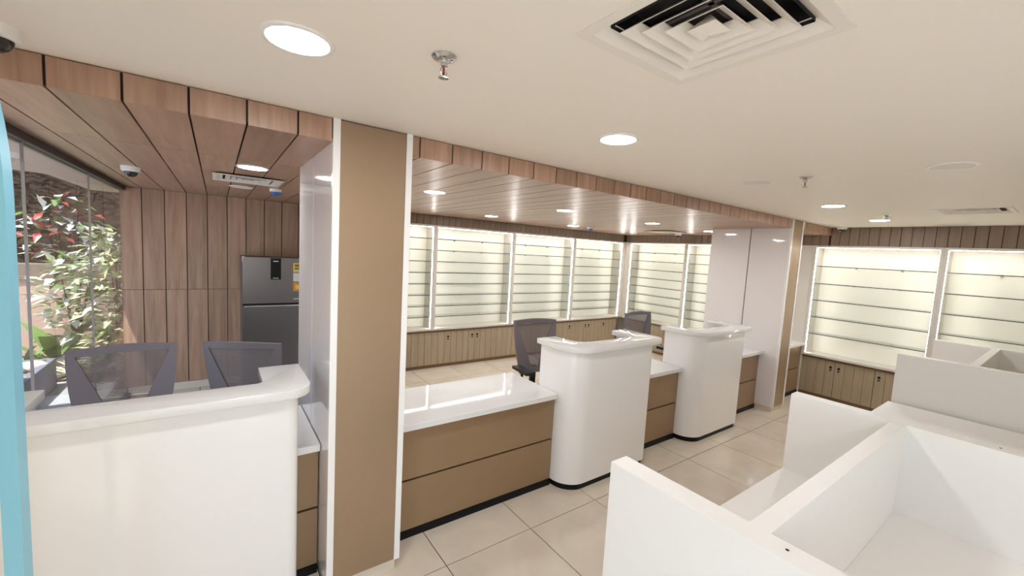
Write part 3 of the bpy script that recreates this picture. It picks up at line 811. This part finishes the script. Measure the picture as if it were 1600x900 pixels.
rk = [(-1.56, 6.82, .13, 0, 'white garden rock beside the planter end'), (-1.33, 6.90, .12, 2, 'yellowish garden rock among the white ones'), (-1.80, 6.95, .16, 1, 'grey garden rock behind the planter'),
      (-1.10, 6.95, .14, 0, 'white garden rock under the sunlit shrub'), (-1.45, 7.25, .17, 0, 'large pale rock in the middle of the bed'), (-1.95, 7.35, .16, 1, 'grey rock at the foot of the garden wall'),
      (-1.15, 7.45, .15, 1, 'grey rock behind the sunlit shrub'), (-.95, 7.10, .12, 0, 'small white rock nearest the walnut wall')]
for a in rk: rock(a[0], a[1], .03, a[2], a[3], a[4])
for i, (x, y, s, mi) in enumerate([(-1.58, 6.30, .10, 0), (-1.70, 6.05, .11, 1), (-1.57, 5.85, .09, 1), (-1.82, 6.32, .10, 1)]):
    rock(x, y, hh-.075, s, mi, ['white stone at the far end of the planter', 'grey stone in the middle of the planter', 'small grey stone at the near end of the planter', 'grey stone at the back of the planter'][i])

def leaf_bm(bm, p, d, up, ln, wd):
    d = d.normalized(); s = d.cross(up)
    if s.length < 1e-3: s = Vector((1, 0, 0))
    s.normalize(); nn = s.cross(d)
    a = bm.verts.new(p); b = bm.verts.new(p+d*ln*.45+s*wd*.5+nn*wd*.12); c = bm.verts.new(p+d*ln-nn*ln*.18); e = bm.verts.new(p+d*ln*.45-s*wd*.5+nn*wd*.12)
    mid = bm.verts.new(p+d*ln*.5)
    bm.faces.new((a, b, mid)); bm.faces.new((b, c, mid)); bm.faces.new((c, e, mid)); bm.faces.new((e, a, mid))
def leafmat(name, col, trans=.3):
    mt = pm(name, col, .35, noise=.25, nscale=7)
    return mt
LM = {'green': leafmat('leaf_green', srgb(104, 132, 74)), 'pale': leafmat('leaf_sun_pale', srgb(206, 210, 168)), 'dark': leafmat('leaf_shade_dark', srgb(36, 42, 28)),  # pale colour holds sun glare, dark colour holds the far trees' shade
      'red': leafmat('leaf_red', srgb(160, 74, 64)), 'sun_white': leafmat('leaf_sun_white', srgb(222, 226, 214))}  # near-white leaf colour stands for overexposed sunlight
def shrub(name, x, y, h, r, n, ln, wd, mats, label, cat='shrub', group='shrubs in the garden', z0=.03, stems=5, low=.25):
    rnd = random.Random(int(x*991+y*77+n))
    t = thing(name, label, cat, (x, y, z0), group)
    bm = bmesh.new(); tips = []
    for i in range(stems):
        a = rnd.uniform(0, 6.28); rr = r*rnd.uniform(.2, .7)
        p = [(0, 0, 0), (rr*.3*math.cos(a), rr*.3*math.sin(a), h*.4), (rr*math.cos(a), rr*math.sin(a), h*rnd.uniform(.7, .95))]
        tube_bm(bm, p, [.012+.01*h, .009+.006*h, .004], 6)
    mesh_obj('stem', bm, M_BARK, t, (x, y, z0))
    for mi, mm in enumerate(mats):
        bm = bmesh.new()
        for i in range(n//len(mats)):
            a = rnd.uniform(0, 6.28); zz = h*(low+(1-low)*rnd.random()); k = math.sin(math.pi*min(1, max(.08, (zz/h-low)/(1.02-low))))**.6
            rr = r*k*math.sqrt(rnd.random())
            p = Vector((rr*math.cos(a), rr*math.sin(a), zz))
            d = Vector((math.cos(a)+rnd.uniform(-.7, .7), math.sin(a)+rnd.uniform(-.7, .7), rnd.uniform(-.5, .7)))
            leaf_bm(bm, p, d, Vector((rnd.uniform(-.4, .4), rnd.uniform(-.4, .4), 1)), ln*rnd.uniform(.6, 1.2), wd*rnd.uniform(.7, 1.2))
        o = mesh_obj('foliage', bm, LM[mm], t, (x, y, z0)); o['kind'] = 'stuff'
    return t
def rosette(x, y, n, ln, wd, mat, label, z0=.03, up=.9):
    """plant with long strap leaves, each leaf its own part"""
    t = thing('strap_leaf_plant', label, 'plant', (x, y, z0), 'strap-leaved plants in the garden')
    rnd = random.Random(int(x*313+y*17))
    for i in range(n):
        a = 2.4*i+rnd.uniform(-.2, .2); c, s = math.cos(a), math.sin(a); e = up*rnd.uniform(.5, 1.1)
        bm = bmesh.new(); prev = None; side = Vector((-s, c, 0))
        for k in range(6):
            f = k/5; p = Vector((c*ln*f*(.55+.3*f), s*ln*f*(.55+.3*f), ln*e*(f-.45*f*f)))
            w_ = wd*math.sin(math.pi*(.12+.86*f))*.5
            q = (bm.verts.new(p+side*w_), bm.verts.new(p-side*w_+Vector((0, 0, .002))))
            if prev: bm.faces.new((prev[0], prev[1], q[1], q[0]))
            prev = q
        o = mesh_obj('leaf', bm, LM[mat], t, (x, y, z0), True)
    return t
shrub('leafy_shrub', -1.00, 7.02, 1.72, .42, 620, .17, .075, ['pale', 'sun_white', 'pale', 'green'], 'tall sunlit shrub with pale leaves next to the walnut wall')
shrub('leafy_shrub', -1.50, 7.60, 1.35, .32, 240, .19, .085, ['green', 'sun_white', 'pale'], 'mid-height green shrub left of the tall sunlit one')
shrub('leafy_shrub', -1.02, 6.72, .55, .30, 220, .15, .055, ['green', 'pale'], 'low leafy shrub on the bed edge behind the chair', low=.1)
shrub('flowering_shrub', -1.92, 9.28, 2.2, .42, 230, .26, .11, ['green', 'sun_white', 'dark', 'sun_white', 'red'], 'shrub with reddish and grey leaves rising over the garden wall', low=.45)
shrub('flowering_shrub', -2.80, 9.2, 1.75, .40, 100, .19, .08, ['dark', 'sun_white', 'sun_white', 'red'], 'sparse shrub with red blooms behind the wall at far left', low=.5)
rosette(-1.86, 7.15, 22, .75, .045, 'green', 'spiky strap-leaved plant before the pinkish wall', up=1.0)
rosette(-1.28, 6.62, 16, .42, .04, 'pale', 'pale strap-leaved plant beside the planter end', up=.9)
rosette(-1.62, 7.32, 7, .75, .15, 'green', 'plant with big upright broad leaves at the wall', up=1.3)
for x, y, h, r, n, lb in ((-3.15, 11.0, 4.4, 1.0, 1700, 'dark garden tree at the left behind the wall'), (-1.05, 11.1, 4.6, 1.0, 1700, 'dark garden tree at the right behind the wall')):
    tr = shrub('garden_tree', x, y, h, r, n, .24, .10, ['dark'], lb, 'tree', 'trees behind the garden wall', low=.25, stems=4)
    bm = bmesh.new(); tube_bm(bm, [(0, 0, 0), (.05, .03, h*.35), (-.04, 0, h*.8)], [.15, .12, .05], 10)
    mesh_obj('trunk', bm, M_BARK, tr, (x, y, .03), True)
